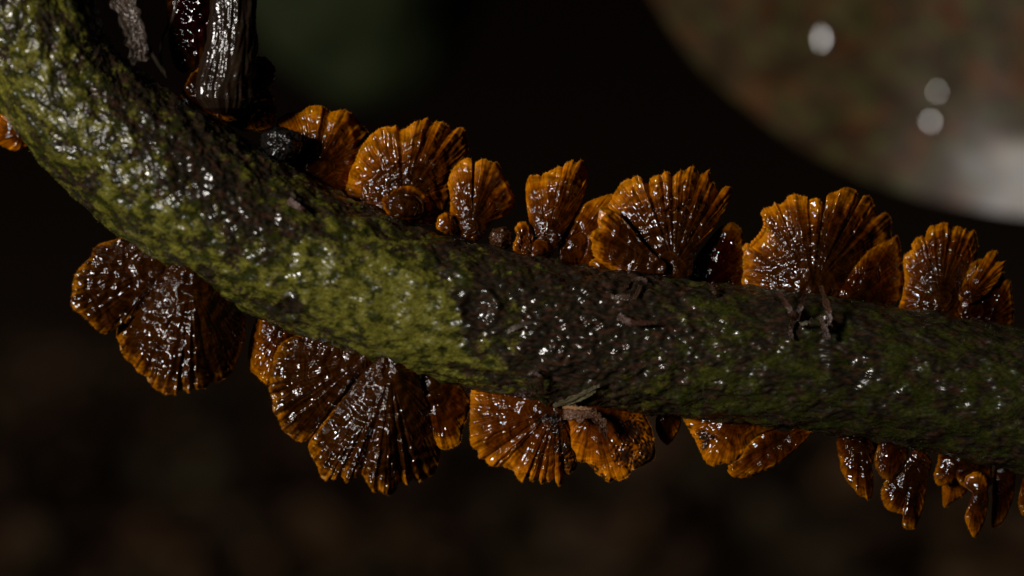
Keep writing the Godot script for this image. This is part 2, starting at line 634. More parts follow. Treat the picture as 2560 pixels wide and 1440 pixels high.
func branch_at(s: float) -> Array:   # s 0..1: centre, tangent, half width
	var f := s * (branch_shape.size() - 1)
	var i := mini(int(f), branch_shape.size() - 2)
	var a: Vector3 = branch_shape[i]
	var b: Vector3 = branch_shape[i + 1]
	var m := a.lerp(b, f - i)
	var a0: Vector3 = branch_shape[maxi(i - 1, 0)]
	var b1: Vector3 = branch_shape[mini(i + 2, branch_shape.size() - 1)]
	var t0 := Vector2(b.x - a0.x, b.y - a0.y)
	var t1 := Vector2(b1.x - a.x, b1.y - a.y)
	return [Vector2(m.x, m.y), t0.lerp(t1, f - i).normalized(), m.z]

var moss_spots := [
	[60, 230, 170, 0.45], [200, 330, 90, 0.1], [330, 480, 120, 0.25], [430, 560, 120, 0.4], [620, 690, 120, 0.3], [760, 740, 130, 0.35], [900, 720, 140, 0.45], [1010, 740, 120, 0.5], [1120, 850, 120, 0.45], [1000, 860, 90, 0.4],
	[700, 470, 80, 0.2], [640, 420, 60, 0.1], [870, 580, 90, 0.1],
	[300, 200, 90, -0.2], [480, 425, 95, -0.7], [640, 560, 80, -0.55], [550, 520, 50, -0.3], [720, 775, 36, -0.9], [1195, 775, 52, -1.2], [1120, 650, 80, -0.15],
	[1350, 800, 130, -0.42], [1500, 800, 120, -0.45], [1650, 850, 110, -0.25], [1440, 900, 90, -0.4], [1540, 720, 80, -0.55], [1400, 960, 80, -0.2], [1950, 800, 60, -0.4], [1880, 1000, 60, 0.2], [2120, 930, 55, -0.5], [2100, 800, 80, 0.1], [2250, 850, 110, 0.05], [1780, 780, 60, 0.25], [2380, 1000, 230, 0.10], [2050, 990, 140, 0.14], [2500, 950, 160, 0.08], [1780, 950, 120, 0.12],
]

# (height in mm, mossiness, bright-moss share) at a place on the bark: a along, b around in picture units
func bark(a: float, b: float, p: Vector2, front: float, high: float) -> Vector3:
	var bias := 0.0 - 0.16 * smoothstep(0.2, 0.95, high)
	for g in moss_spots:
		var d: float = p.distance_squared_to(Vector2(g[0], g[1])) / (g[2] * g[2])
		if d < 4.0:
			bias += g[3] * exp(-d)
	var m := 0.55 * n2(a / 78.0, b / 60.0) + 0.36 * n2(a / 25.0, b / 19.0 + 30.0) + 0.36 * n2(a / 9.5, b / 8.5) + bias
	var moss := smoothstep(-0.22, 0.42, m)
	var craggy := exp(-pow((p.x - 1480.0) / 300.0, 4.0)) * clampf(0.55 + 1.1 * n2(a / 62.0, b / 44.0 + 15.0), 0.0, 1.3)
	var h := 0.55 * n2(a / 95.0 + 9.0, b / 60.0) + 0.15 * n2(a / 30.0, b / 15.0 + 4.0) + (1.0 - 0.62 * moss) * ((0.26 + craggy * 0.24) * n2(a / 30.0 + 3.0, b / 24.0) + (0.085 + craggy * 0.06) * n2(a / 14.0, b / 12.0) + 0.026 * n2(a / 7.0, b / 6.6))
	h += moss * (0.09 + 0.05 * n2(a / 8.0, b / 8.0 + 12.0))
	for g in [[1195.0, 772.0, 44.0, 0.9], [720.0, 772.0, 30.0, 0.7], [2040.0, 800.0, 36.0, 1.6], [1560.0, 725.0, 34.0, 0.8], [2130.0, 925.0, 50.0, 0.5], [480.0, 440.0, 60.0, 0.3]]:
		var d: float = p.distance_to(Vector2(g[0], g[1])) / g[2]
		if d < 2.0:
			h += g[3] * (0.55 * exp(-pow((d - 1.05) / 0.22, 2.0)) - exp(-pow(d / 0.75, 4.0))) * front
	var bright := smoothstep(-0.25, 0.5, n2(a / 55.0 + 60.0, b / 42.0) + 0.5 * n2(a / 13.0, b / 12.0 + 70.0) + bias * 0.75 - 0.05)
	return Vector3(h, moss, bright)

func build_branch() -> void:
	var t := thing("mossy_branch", "thick wet mossy branch curving down across the picture, lined with fungi", "branch")
	var cols := 250
	var rows := 1000
	var w := cols + 1
	var v := PackedVector3Array()
	var c := PackedColorArray()
	var uv := PackedVector2Array()
	v.resize(w * rows)
	c.resize(w * rows)
	uv.resize(w * rows)
	var along := 0.0
	var last: Vector2 = branch_at(0.0)[0]
	var rng := RandomNumberGenerator.new()
	rng.seed = 5
	var spots := []     # where moss tufts grow: place, outward, colour
	for j in rows:
		var at := branch_at(j / float(rows - 1))
		var o: Vector2 = at[0]
		var tang: Vector2 = at[1]
		var hw: float = at[2]
		along += o.distance_to(last)
		last = o
		var up := Vector2(tang.y, -tang.x)
		var zc := axis_depth(o.x)
		for i in w:
			var x := (i % cols) / float(cols) * 2.0 - 1.0
			var phi := PI * (0.66 * x + 0.34 * x * x * x)
			var sp := sin(phi)
			var cp := cos(phi)
			var p := o + up * (hw * sp)
			var b := bark(along, phi * hw, p, maxf(cp, 0.0), sp)
			var r := hw * 0.08 + b.x
			p = o + up * (r / 0.08 * sp)
			v[j * w + i] = pt(p.x, p.y, zc + r * cp)
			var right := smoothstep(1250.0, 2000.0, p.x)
			var wood := Color(0.019, 0.015, 0.010).lerp(Color(0.042, 0.021, 0.013), smoothstep(0.1, 0.6, n2(along / 50.0, phi * hw / 18.0 + 90.0)))
			wood *= 1.0 + 0.5 * n2(along / 13.0, phi * hw / 8.0)
			var green := Color(0.030, 0.034, 0.006).lerp(Color(0.140, 0.129, 0.018), b.z * (1.0 - 0.72 * right)).lerp(Color(0.024, 0.028, 0.006), 0.6 * right)  # greener, darker moss to the right, with falling light painted in
			green *= (1.0 + 0.55 * n2(along / 7.0, phi * hw / 7.0 + 33.0)) * (1.0 + 0.25 * n2(along / 17.0, phi * hw / 15.0 + 53.0))
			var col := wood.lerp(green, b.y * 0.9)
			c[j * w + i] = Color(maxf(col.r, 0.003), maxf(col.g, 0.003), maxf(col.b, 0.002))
			uv[j * w + i] = Vector2(j / float(rows - 1), i / float(cols))
			if cp > -0.45 and b.y > 0.15 and rng.randf() < b.y * (0.16 + 0.2 * right) and p.x > -60.0 and p.x < 2620.0:
				spots.append([j * w + i, col, right])
	var m := StandardMaterial3D.new()
	m.resource_name = "wet bark"
	m.vertex_color_use_as_albedo = true
	m.roughness = 1.0
	m.roughness_texture = noise_image(640, 160, func(u, q):
		var at := branch_at(u)
		var x: float = q * 2.0 - 1.0
		var phi := PI * (0.66 * x + 0.34 * x * x * x)
		var tang: Vector2 = at[1]
		var hw: float = at[2]
		var o: Vector2 = at[0]
		var p := o + Vector2(tang.y, -tang.x) * (hw * sin(phi))
		var b := bark(u * along, phi * hw, p, maxf(cos(phi), 0.0), sin(phi))
		return grey(clampf(lerpf(0.18, 0.36, b.y) + 0.10 * n2(u * 160.0, phi * 14.0), 0.07, 1.0)))
	var mesh := grid_mesh(v, c, uv, cols, rows, false, true)
	put("bark", mesh, m, t)
	# moss: short leafy tufts that stand off the bark
	var normals: PackedVector3Array = mesh.surface_get_arrays(0)[Mesh.ARRAY_NORMAL]
	var st := SurfaceTool.new()
	st.begin(Mesh.PRIMITIVE_TRIANGLES)
	for q in 6:
		var a := TAU * q / 6.0 + 0.4 * sin(q * 5.0)
		var d := Vector3(cos(a), 0, sin(a))
		var s := Vector3(-d.z, 0, d.x) * 0.13
		var low := d * 0.05
		var mid := d * (0.30 + 0.1 * sin(q * 3.0)) + Vector3(0, 0.45, 0)
		var tip := d * (0.62 + 0.2 * cos(q * 4.0)) + Vector3(0, 0.8 + 0.3 * sin(q * 7.0), 0)
		for tri in [[low - s, mid + s, mid - s], [low - s, low + s, mid + s], [mid - s, mid + s, tip]]:
			for x in tri:
				st.add_vertex(x)
	st.generate_normals()
	var mm := MultiMesh.new()
	mm.transform_format = MultiMesh.TRANSFORM_3D
	mm.use_colors = true
	mm.mesh = st.commit()
	mm.instance_count = spots.size()
	for i in spots.size():
		var g: Array = spots[i]
		var n := normals[g[0]]
		var tilt := (n + Vector3(rng.randfn(0, 0.35), rng.randfn(0, 0.35), rng.randfn(0, 0.35))).normalized()
		var basis := Basis(Quaternion(Vector3.UP, tilt)) * Basis(Vector3.UP, rng.randf() * TAU)
		basis = basis.scaled(Vector3.ONE * rng.randf_range(0.00010, 0.00023))
		var off := Vector3(rng.randfn(0, 0.00012), rng.randfn(0, 0.00012), 0.0)
		mm.set_instance_transform(i, Transform3D(basis, v[g[0]] - n * 0.00005 + off))
		mm.set_instance_color(i, Color(g[1].r, g[1].g, g[1].b) * rng.randf_range(0.7, 1.5))
	var mo := MultiMeshInstance3D.new()
	mo.name = "moss"
	mo.multimesh = mm
	var gm := StandardMaterial3D.new()
	gm.resource_name = "moss leaves"
	gm.vertex_color_use_as_albedo = true
	gm.roughness = 0.4
	mo.material_override = gm
	mo.set_meta("kind", "stuff")
	t.add_child(mo, true)
	build_flakes(t)

# a tapering curved sliver of bark or wood through picture points x, y, z (mm)
func sliver(parent: Node3D, called: String, flat: Array, width: float, thick: float, col: Color, material: Material, sd := 1.0, end := 0.15, fibres := 0.0) -> void:
	var p := PackedVector3Array()
	for k in flat.size() / 3:
		p.append(pt(flat[k * 3], flat[k * 3 + 1], flat[k * 3 + 2] + (maxf(0.0, axis_depth(flat[k * 3]) - lerpf(15.0, -14.0, flat[k * 3] / 2560.0)) if called != "stem" else 0.0)))
	var path := PackedVector3Array()
	for k in p.size() - 1:
		var dense := 10 if fibres == 0.0 else 28
		for q in dense:
			path.append(p[k].cubic_interpolate(p[k + 1], p[maxi(k - 1, 0)], p[mini(k + 2, p.size() - 1)], q / float(dense)))
	path.append(p[p.size() - 1])
	var rows := path.size()
	var cols := 14 if fibres == 0.0 else 64
	var v := PackedVector3Array()
	var c := PackedColorArray()
	for j in rows:
		var tan := (path[mini(j + 1, rows - 1)] - path[maxi(j - 1, 0)]).normalized()
		var wide := tan.cross(Vector3(0, 0, 1)).normalized()
		var out := wide.cross(tan).normalized()
		var f := j / float(rows - 1)
		var taper := lerpf(1.0, end, f * f) * smoothstep(-0.06, 0.08, f) * (1.0 + 0.25 * n2(f * 6.0, sd * 9.0))
		for i in cols + 1:
			var a := TAU * (i % cols) / cols
			var e := wide * cos(a) * width * UNIT * 0.5 * taper + out * (sin(a) * thick * UNIT * 0.5 * taper + 0.12 * width * UNIT * cos(a) * cos(a))
			e += (wide * cos(a) + out * sin(a)) * UNIT * 0.09 * minf(width, 14.0) * n2(f * 14.0 + sd, a * 2.4 + sd)
			if fibres > 0.0:
				e += out * UNIT * fibres * (0.5 - absf(n2(cos(a) * 5.0 + sd + 0.5 * n2(f * 5.0, sd), f * 1.5)) + 0.6 * absf(n2(f * 26.0, cos(a) * 1.4 + sd)) + 0.4 * n2(f * 40.0, cos(a) * 9.0))
				e += wide * UNIT * fibres * 0.9 * n2(f * 9.0 + sd, 3.0 * signf(cos(a))) * absf(cos(a))
			v.append(path[j] + e)
			var k := 1.0 + 0.55 * n2(a * 3.0 + sd, f * 3.0)
			c.append(Color(col.r * k, col.g * k, col.b * k))
	put(called, grid_mesh(v, c, PackedVector2Array(), cols, rows, true, true), material, parent)

func build_flakes(t: Node3D) -> void:
	var m := StandardMaterial3D.new()
	m.resource_name = "torn bark"
	m.vertex_color_use_as_albedo = true
	m.roughness = 0.34
	var brown := Color(0.050, 0.025, 0.015)
	var pale := Color(0.065, 0.052, 0.026)
	var zs := func(x: float) -> float: return axis_depth(x)
	# shredded bark round the hole near the top edge, right of the middle
	sliver(t, "bark_flake", [1992, 806, 3.5, 1976, 778, 6.0, 1946, 728, 2.5], 20, 4, brown, m, 1.0, 0.35, 2.0)
	sliver(t, "bark_flake", [1988, 800, 4.2, 2002, 766, 5.6, 2014, 733, 3.0], 16, 4, brown, m, 2.0, 0.3, 2.0)
	sliver(t, "bark_flake", [2068, 830, 5.5, 2070, 778, 5.5, 2052, 716, 0.5], 20, 5, Color(0.060, 0.030, 0.018), m, 3.0, 0.4, 2.0)
	sliver(t, "bark_flake", [2068, 850, 7.0, 2062, 820, 7.0, 2050, 790, 5.5], 16, 5, brown, m, 4.0, 0.5, 2.0)
	sliver(t, "bark_flake", [1985, 800, 4.4, 1976, 822, 6.0, 1980, 850, 7.2], 14, 5, brown, m, 5.0, 0.4, 2.0)
	sliver(t, "bark_flake", [2000, 810, 5.0, 2024, 805, 5.6, 2030, 796, 4.6], 9, 3, pale, m, 6.0, 0.3, 2.0)
	# the curled peel left of it
	sliver(t, "bark_flake", [1505, 742, 7.0, 1540, 752, 8.8, 1580, 744, 8.4, 1596, 714, 5.6], 30, 6, Color(0.055, 0.032, 0.020), m, 7.0, 0.45, 2.0)
	sliver(t, "bark_flake", [1562, 722, 5.8, 1578, 700, 4.2, 1608, 698, 4.0, 1616, 712, 5.2], 10, 4, brown, m, 8.0, 0.4, 2.0)
	sliver(t, "bark_flake", [1795, 742, 2.6, 1785, 730, 3.6, 1772, 708, 1.0], 9, 4, brown, m, 9.0, 0.3, 2.0)
	sliver(t, "bark_flake", [1786, 732, 3.4, 1782, 716, 2.8, 1784, 704, 1.2], 6, 3, brown, m, 10.0, 0.3, 2.0)
	# slivers at the lower edge, below the middle
	sliver(t, "bark_flake", [1384, 1014, 3.0, 1430, 996, 6.5, 1500, 962, 10.0], 11, 5, pale, m, 11.0, 0.7, 2.0)
	sliver(t, "bark_flake", [1400, 1010, 4.0, 1445, 1000, 6.4, 1490, 978, 9.2], 10, 4, Color(0.09, 0.08, 0.035), m, 12.0, 0.5, 2.0)
	sliver(t, "bark_flake", [1368, 1012, 3.0, 1350, 990, 6.0, 1326, 962, 9.0], 10, 5, Color(0.06, 0.07, 0.02), m, 13.0, 0.5, 2.0)
	sliver(t, "bark_flake", [1336, 930, 12.4, 1352, 946, 12.4, 1358, 980, 9.4], 9, 4, brown, m, 14.0, 0.4, 2.0)
	sliver(t, "bark_flake", [1330, 936, 12.3, 1338, 924, 12.8, 1352, 928, 12.8], 6, 4, brown, m, 15.0, 0.4, 2.0)
	sliver(t, "bark_flake", [1250, 838, 14.0, 1290, 818, 15.0, 1330, 806, 14.2], 15, 5, Color(0.07, 0.05, 0.035), m, 16.0, 0.3, 2.0)
	sliver(t, "bark_flake", [1545, 790, 13.2, 1580, 806, 13.6, 1640, 806, 12.4], 18, 6, Color(0.055, 0.024, 0.016), m, 17.0, 0.3, 2.0)
	sliver(t, "bark_flake", [720, 500, 20.0, 750, 520, 21.0, 765, 528, 20.0], 16, 5, Color(0.07, 0.035, 0.022), m, 18.0, 0.4, 2.0)
	sliver(t, "bark_flake", [725, 478, 17.2, 735, 492, 19.4, 728, 506, 20.0], 9, 4, pale, m, 19.0, 0.5, 2.0)

# ------------------------------------------------------------------ fungi above the branch
func build_upper_fungi() -> void:
	var t := fungus("small orange bracket fungus peeping out at the left edge of the picture")
	fan(t, "cap", Vector2(66, 332), [42, 285, 12, 283, -15, 293, -34, 318, -30, 348, 0, 362, 15, 370, 37, 377, 62, 371, 80, 358, 90, 330, 70, 300], {"z": 15, "dome": 2.0, "tm": 0.5, "td": 0.05, "seed": 1, "folds": [[-34, 335, -1.4, 26]]})

	t = fungus("red-brown bracket fungus with deep shadow put into its colour, behind the grey twig, top left")
	fan(t, "cap", Vector2(498, -70), [424, -60, 416, 0, 420, 60, 424, 120, 436, 164, 455, 181, 480, 174, 508, 156, 530, 110, 560, 40, 590, -20, 600, -90, 540, -140, 450, -120], {"z": -4, "dome": 4.0, "tm": 0.86, "tw": 0.08, "td": 0.4, "tone": 0.22, "pebble": 0.4, "seed": 2, "ridge": 0.6})  # low tone paints the deep shadow into this cap

	t = fungus("dark brown lobed bracket fungus wrapped around the foot of the grey twig")
	fan(t, "cap", Vector2(600, 262), [455, 234, 468, 203, 477, 186, 490, 176, 520, 150, 570, 140, 640, 142, 664, 143, 688, 170, 686, 204, 676, 222, 688, 250, 692, 288, 678, 318, 656, 331, 630, 326, 608, 328, 586, 318, 564, 308, 520, 284, 480, 260], {"z": 6, "dome": 2.6, "curl": 2.5, "tm": 0.84, "td": 0.58, "tone": 0.50, "seed": 3, "folds": [[690, 255, -1.6, 26], [608, 328, -1.2, 22], [640, 330, 1.0, 18]]})
	fan(t, "lobe", Vector2(500, 232), [462, 226, 470, 206, 474, 192, 484, 180, 500, 184, 520, 200, 540, 230, 556, 262, 590, 296, 560, 304, 520, 284, 482, 258], {"z": 10.5, "dome": 2.0, "tm": 0.86, "td": 0.62, "tone": 0.55, "seed": 4, "ridge": 0.5})

	t = fungus("broad brown bracket fungus right of the small black knob, a curved crack across it")
	fan(t, "cap", Vector2(788, 424), [690, 340, 695, 300, 719, 282, 751, 281, 771, 266, 799, 264, 813, 270, 826, 279, 844, 276, 862, 274, 883, 288, 900, 309, 921, 333, 915, 370, 893, 405, 872, 462, 851, 480, 782, 452, 733, 420, 712, 392], {"z": 4, "dome": 4.2, "side": -0.3, "lean": 1.2, "tm": 0.50, "td": 0.12, "tone": 0.75, "seed": 5, "folds": [[820, 275, -1.5, 17], [791, 264, 0.9, 16], [862, 274, 0.9, 22]], "grooves": [[0.56, 0.4, 770, 266, 60]]})  # tone lowered to paint in the shadow of knob and twig

	t = fungus("large scalloped orange bracket fungus with a round brown cushion at its base")
	fan(t, "cap", Vector2(1008, 508), [864, 478, 866, 455, 876, 425, 890, 396, 902, 367, 922, 342, 942, 325, 956, 318, 970, 316, 980, 318, 990, 313, 1002, 325, 1012, 322, 1020, 317, 1037, 304, 1055, 301, 1066, 294, 1074, 305, 1082, 307, 1090, 304, 1105, 305, 1118, 312, 1131, 327, 1144, 320, 1157, 318, 1165, 337, 1170, 362, 1170, 392, 1152, 420, 1140, 450, 1128, 485, 1110, 530, 1078, 560, 1015, 552, 950, 520, 906, 506, 868, 496], {"z": 4, "dome": 3.0, "lean": 0.6, "side": -0.2, "tm": 0.66, "tw": 0.22, "td": 0.3, "seed": 6, "folds": [[1002, 325, -1.3, 20], [1040, 304, 0.6, 22], [1126, 322, -0.9, 14], [885, 410, -0.5, 13]], "grooves": [[0.52, 0.5, 1010, 322, 34], [0.30, 0.4, 1030, 310, 130]]})
	fan(t, "cushion", Vector2(1012, 524), [950, 502, 958, 482, 978, 468, 1004, 462, 1034, 466, 1060, 480, 1076, 504, 1080, 530, 1068, 556, 1010, 560, 966, 540], {"z": 7.4, "dome": 4.0, "curl": 3.4, "tm": 0.95, "td": 0.6, "seed": 7, "ridge": 0.5, "pebble": 1.5, "grooves": [[0.55, 0.5, 1004, 462, 200], [0.8, 0.3, 1004, 462, 200]], "bumps": [[1000, 510, 14, 0.6]], "fray": 0.4})

	t = fungus("heart-shaped bracket fungus with a deep cleft, against the large one with the cushion")
	fan(t, "cap", Vector2(1180, 566), [1122, 472, 1119, 458, 1125, 435, 1137, 415, 1155, 400, 1172, 395, 1180, 404, 1183, 424, 1188, 407, 1200, 399, 1212, 397, 1225, 404, 1242, 406, 1252, 420, 1256, 437, 1270, 460, 1282, 485, 1288, 505, 1282, 523, 1265, 538, 1232, 556, 1212, 588, 1190, 604, 1150, 590, 1120, 575, 1124, 540, 1126, 515, 1125, 492], {"z": 4.6, "dome": 4.4, "tm": 0.62, "td": 0.22, "seed": 8, "folds": [[1183, 420, -2.6, 15], [1150, 402, 0.9, 20], [1215, 398, 1.2, 24], [1256, 440, -0.8, 18]], "grooves": [[0.62, 0.45, 1145, 405, 26]]})
	fan(t, "lobe", Vector2(1124, 570), [1090, 566, 1096, 542, 1112, 531, 1126, 536, 1138, 552, 1146, 575, 1130, 586, 1104, 580], {"z": 6.6, "dome": 1.4, "curl": 1.4, "tm": 0.7, "td": 0.0, "seed": 9, "ridge": 0.5})

	t = fungus("tall narrow fan-shaped bracket fungus with a ring-shaped knob at its foot")
	fan(t, "cap", Vector2(1366, 612), [1334, 584, 1323, 554, 1319, 532, 1315, 499, 1314, 471, 1319, 446, 1326, 438, 1336, 439, 1343, 436, 1352, 442, 1360, 432, 1370, 430, 1379, 424, 1388, 421, 1396, 416, 1407, 418, 1412, 410, 1419, 405, 1432, 400, 1441, 407, 1452, 399, 1460, 407, 1469, 427, 1470, 454, 1461, 488, 1448, 518, 1422, 566, 1406, 594, 1392, 620, 1379, 640, 1352, 646, 1336, 616], {"z": 3.0, "dome": 6.5, "lean": 0.8, "tm": 0.62, "td": 0.14, "seed": 10, "ridge": 0.9, "folds": [[1352, 444, -0.9, 14], [1400, 417, -0.5, 14], [1436, 401, 0.6, 22]], "grooves": [[0.46, 0.5, 1390, 420, 60], [0.16, 0.7, 1390, 420, 60]], "patches": [[1438, 434, 3.5], [1416, 455, 3.0], [1450, 444, 4.0]]})
	fan(t, "knob", Vector2(1348, 632), [1316, 628, 1320, 608, 1334, 597, 1352, 595, 1370, 600, 1380, 614, 1382, 634, 1370, 648, 1330, 648], {"z": 5.4, "dome": 3.5, "curl": 2.6, "tm": 0.95, "td": 0.05, "seed": 11, "ridge": 0.25, "fray": 0.3, "step": 3.4, "grooves": [[0.5, 0.5, 1352, 595, 200]]})
	fan(t, "lobe", Vector2(1326, 628), [1284, 626, 1285, 604, 1292, 590, 1286, 572, 1296, 559, 1310, 553, 1320, 562, 1331, 584, 1336, 606, 1338, 634, 1310, 640], {"z": 4.8, "dome": 2.2, "tm": 0.85, "td": 0.0, "seed": 12, "ridge": 1.2, "grooves": [[0.55, 0.6, 1288, 590, 60]]})

	t = fungus("orange-brown bracket fungus half hidden behind, between the narrow and the widest upper fans")
	fan(t, "cap", Vector2(1402, 650), [1398, 610, 1412, 578, 1440, 530, 1464, 508, 1490, 496, 1514, 488, 1536, 486, 1560, 520, 1550, 600, 1520, 660, 1478, 672, 1430, 670, 1396, 662], {"z": 0.8, "dome": 1.8, "tm": 0.62, "td": 0.1, "tone": 0.95, "seed": 13, "grooves": [[0.42, 0.5, 1500, 560, 90]]})

	t = fungus("wide fan-shaped bracket fungus with a sawtooth edge and a dark arc across its middle")
	fan(t, "cap", Vector2(1684, 668), [1518, 516, 1532, 488, 1551, 460, 1568, 447, 1577, 449, 1584, 443, 1594, 439, 1604, 446, 1614, 457, 1622, 461, 1626, 446, 1637, 439, 1648, 438, 1654, 436, 1660, 430, 1666, 428, 1675, 434, 1681, 444, 1690, 435, 1701, 425, 1710, 429, 1720, 420, 1733, 416, 1741, 424, 1748, 435, 1760, 432, 1773, 424, 1777, 443, 1787, 463, 1798, 480, 1806, 470, 1815, 466, 1828, 468, 1830, 485, 1820, 513, 1802, 543, 1774, 585, 1750, 610, 1738, 638, 1728, 688, 1695, 696, 1672, 692, 1630, 688, 1575, 664, 1538, 610, 1514, 550], {"z": 1.0, "dome": 2.9, "lean": 0.8, "side": -0.35, "tm": 0.70, "tw": 0.17, "td": 0.42, "seed": 14, "ridge": 1.15, "folds": [[1622, 460, -1.1, 14], [1682, 442, -0.7, 10], [1798, 480, -1.4, 14], [1751, 436, -0.7, 12]], "grooves": [[0.60, 0.85, 1690, 432, 62], [0.36, 0.35, 1690, 432, 100]]})

	t = fungus("smooth folded dark brown bracket fungus lying over the left foot of the sawtooth fan")
	fan(t, "cap", Vector2(1650, 668), [1498, 519, 1518, 518, 1540, 532, 1568, 558, 1601, 600, 1634, 634, 1660, 652, 1667, 668, 1657, 684, 1623, 684, 1587, 678, 1532, 676, 1507, 660, 1487, 643, 1479, 621, 1480, 604, 1473, 593, 1482, 579, 1496, 568, 1494, 552, 1496, 534], {"z": 2.7, "dome": 3.6, "curl": 0.5, "lean": 1.0, "tm": 0.90, "tw": 0.07, "td": 0.52, "seed": 15, "ridge": 0.45, "folds": [[1496, 566, -1.3, 13], [1476, 596, 0.7, 12], [1480, 630, -0.7, 16], [1505, 520, 0.6, 16]], "bumps": [[1640, 655, 16, 0.7]], "pebble": 0.8})
	fan(t, "lobe", Vector2(1530, 674), [1472, 662, 1478, 650, 1494, 644, 1520, 650, 1560, 668, 1540, 682, 1500, 680], {"z": 1.6, "dome": 1.0, "tm": 0.5, "td": 0.0, "tone": 0.8, "seed": 16, "ridge": 0.6})

	t = fungus("red-brown bracket fungus right of the sawtooth fan, with shadow put into its colour")
	fan(t, "cap", Vector2(1772, 706), [1722, 690, 1742, 640, 1770, 602, 1800, 568, 1832, 556, 1856, 580, 1864, 650, 1866, 720, 1810, 726, 1740, 716], {"z": -5.5, "dome": 2.0, "tm": 0.8, "td": 0.3, "tone": 0.25, "seed": 17})  # shadow of the sawtooth fan is painted in by the low tone

	t = fungus("tall bracket fungus with a bitten beaded left edge and a notch in its crown")
	var rim := fan(t, "cap", Vector2(2032, 716), [1857, 714, 1852, 680, 1849, 646, 1857, 622, 1866, 612, 1875, 617, 1889, 601, 1900, 590, 1908, 578, 1913, 562, 1916, 550, 1905, 542, 1901, 533, 1910, 521, 1931, 515, 1935, 505, 1947, 512, 1962, 504, 1971, 490, 1986, 485, 2002, 489, 2014, 490, 2023, 499, 2041, 495, 2054, 505, 2061, 518, 2069, 509, 2066, 493, 2075, 483, 2093, 478, 2109, 469, 2124, 470, 2139, 475, 2145, 490, 2151, 505, 2158, 490, 2176, 492, 2185, 512, 2194, 534, 2213, 531, 2226, 542, 2228, 564, 2228, 590, 2238, 600, 2236, 634, 2213, 664, 2168, 697, 2110, 745, 2050, 750, 1953, 742, 1870, 730], {"z": -2.6, "dome": 3.0, "lean": 0.6, "side": -0.35, "tm": 0.78, "tw": 0.16, "td": 0.46, "seed": 18, "ridge": 1.1, "folds": [[2062, 520, -2.0, 15], [1985, 486, 0.9, 20], [2020, 500, -0.7, 14], [2110, 470, 1.0, 24], [2152, 508, -1.7, 12], [2196, 536, -1.2, 14], [1886, 604, 0.6, 24]], "grooves": [[0.66, 0.3, 2030, 500, 200]], "bumps": [[2018, 690, 20, 0.9]]})
	var beads := [1862, 622, 9, 1868, 615, 8, 1876, 614, 6, 1883, 606, 6, 1890, 599, 6, 1897, 592, 6, 1903, 584, 6, 1908, 576, 6, 1911, 567, 5, 1914, 558, 6, 1913, 549, 7]
	for b in beads.size() / 3:
		lump(t, "rim_bead", beads[b * 3], beads[b * 3 + 1], beads[b * 3 + 2], beads[b * 3 + 2], depth_on(rim, beads[b * 3], beads[b * 3 + 1]) + 0.2, beads[b * 3 + 2] * 0.08, MARGIN, cap_material, 0.8, b, 20)
	fan(t, "lobe", Vector2(2146, 742), [2098, 742, 2112, 706, 2130, 676, 2150, 650, 2172, 626, 2200, 610, 2226, 600, 2242, 588, 2250, 612, 2254, 660, 2256, 705, 2250, 740, 2230, 762, 2160, 764], {"z": -3.6, "dome": 1.2, "lean": -0.5, "side": -2.2, "tm": 0.74, "td": 0.2, "tone": 0.60, "seed": 19, "ridge": 0.8, "grooves": [[0.5, 0.5, 2200, 612, 80]]})  # lobe colour is lowered to hold the shade of its right side

	t = fungus("squat dark bracket fungus with a yellow toothed crown, nearest the large leaf")
	fan(t, "cap", Vector2(2352, 748), [2250, 770, 2258, 730, 2262, 697, 2258, 657, 2260, 638, 2279, 624, 2278, 612, 2288, 597, 2303, 591, 2313, 594, 2317, 577, 2326, 565, 2340, 564, 2352, 557, 2369, 558, 2377, 567, 2390, 567, 2399, 566, 2409, 574, 2416, 571, 2424, 581, 2435, 574, 2441, 591, 2445, 614, 2441, 643, 2426, 673, 2405, 704, 2397, 740, 2406, 800, 2362, 800, 2303, 794], {"z": -7.0, "dome": 3.6, "lean": 0.4, "tm": 0.82, "tw": 0.09, "td": 0.42, "seed": 20, "folds": [[2314, 594, -1.2, 12], [2262, 668, 0.5, 20], [2376, 568, -0.4, 10]], "grooves": [[0.80, 0.4, 2370, 560, 110], [0.62, 0.3, 2360, 560, 110]], "bumps": [[2344, 712, 17, 1.0]]})
	fan(t, "lobe", Vector2(2446, 780), [2392, 800, 2396, 730, 2412, 690, 2438, 652, 2470, 648, 2500, 676, 2522, 720, 2530, 770, 2524, 818, 2470, 830, 2410, 822], {"z": -9.0, "dome": 1.5, "side": -0.5, "tm": 0.9, "td": 0.4, "tone": 0.45, "seed": 23})
	fan(t, "lobe", Vector2(2424, 742), [2398, 734, 2408, 716, 2426, 694, 2449, 662, 2468, 633, 2480, 626, 2493, 629, 2492, 650, 2500, 656, 2514, 652, 2510, 672, 2501, 695, 2475, 728, 2448, 750, 2420, 760], {"z": -6.4, "dome": 2.0, "side": -0.6, "tm": 0.55, "td": 0.1, "tone": 0.70, "seed": 21, "ridge": 1.3, "folds": [[2492, 645, -1.2, 12]]})
	fan(t, "lobe", Vector2(2470, 806), [2444, 790, 2450, 756, 2470, 740, 2494, 726, 2512, 700, 2526, 706, 2530, 744, 2534, 780, 2528, 815, 2490, 826, 2450, 816], {"z": -9.5, "dome": 1.4, "side": -0.8, "tm": 0.9, "td": 0.35, "tone": 0.50, "seed": 22})

	var k := thing("fungus_knob", "small round black wet knob on the branch between the twig and the first brown fan", "fungus knob")
	lump(k, "knob", 703, 360, 50, 44, 8.0, 4.0, Color(0.012, 0.010, 0.009), dark_material, 1.0, 3.0)
	k = thing("fungus_knob", "small dark brown knob tucked between the heart-shaped and the narrow fungus", "fungus knob")
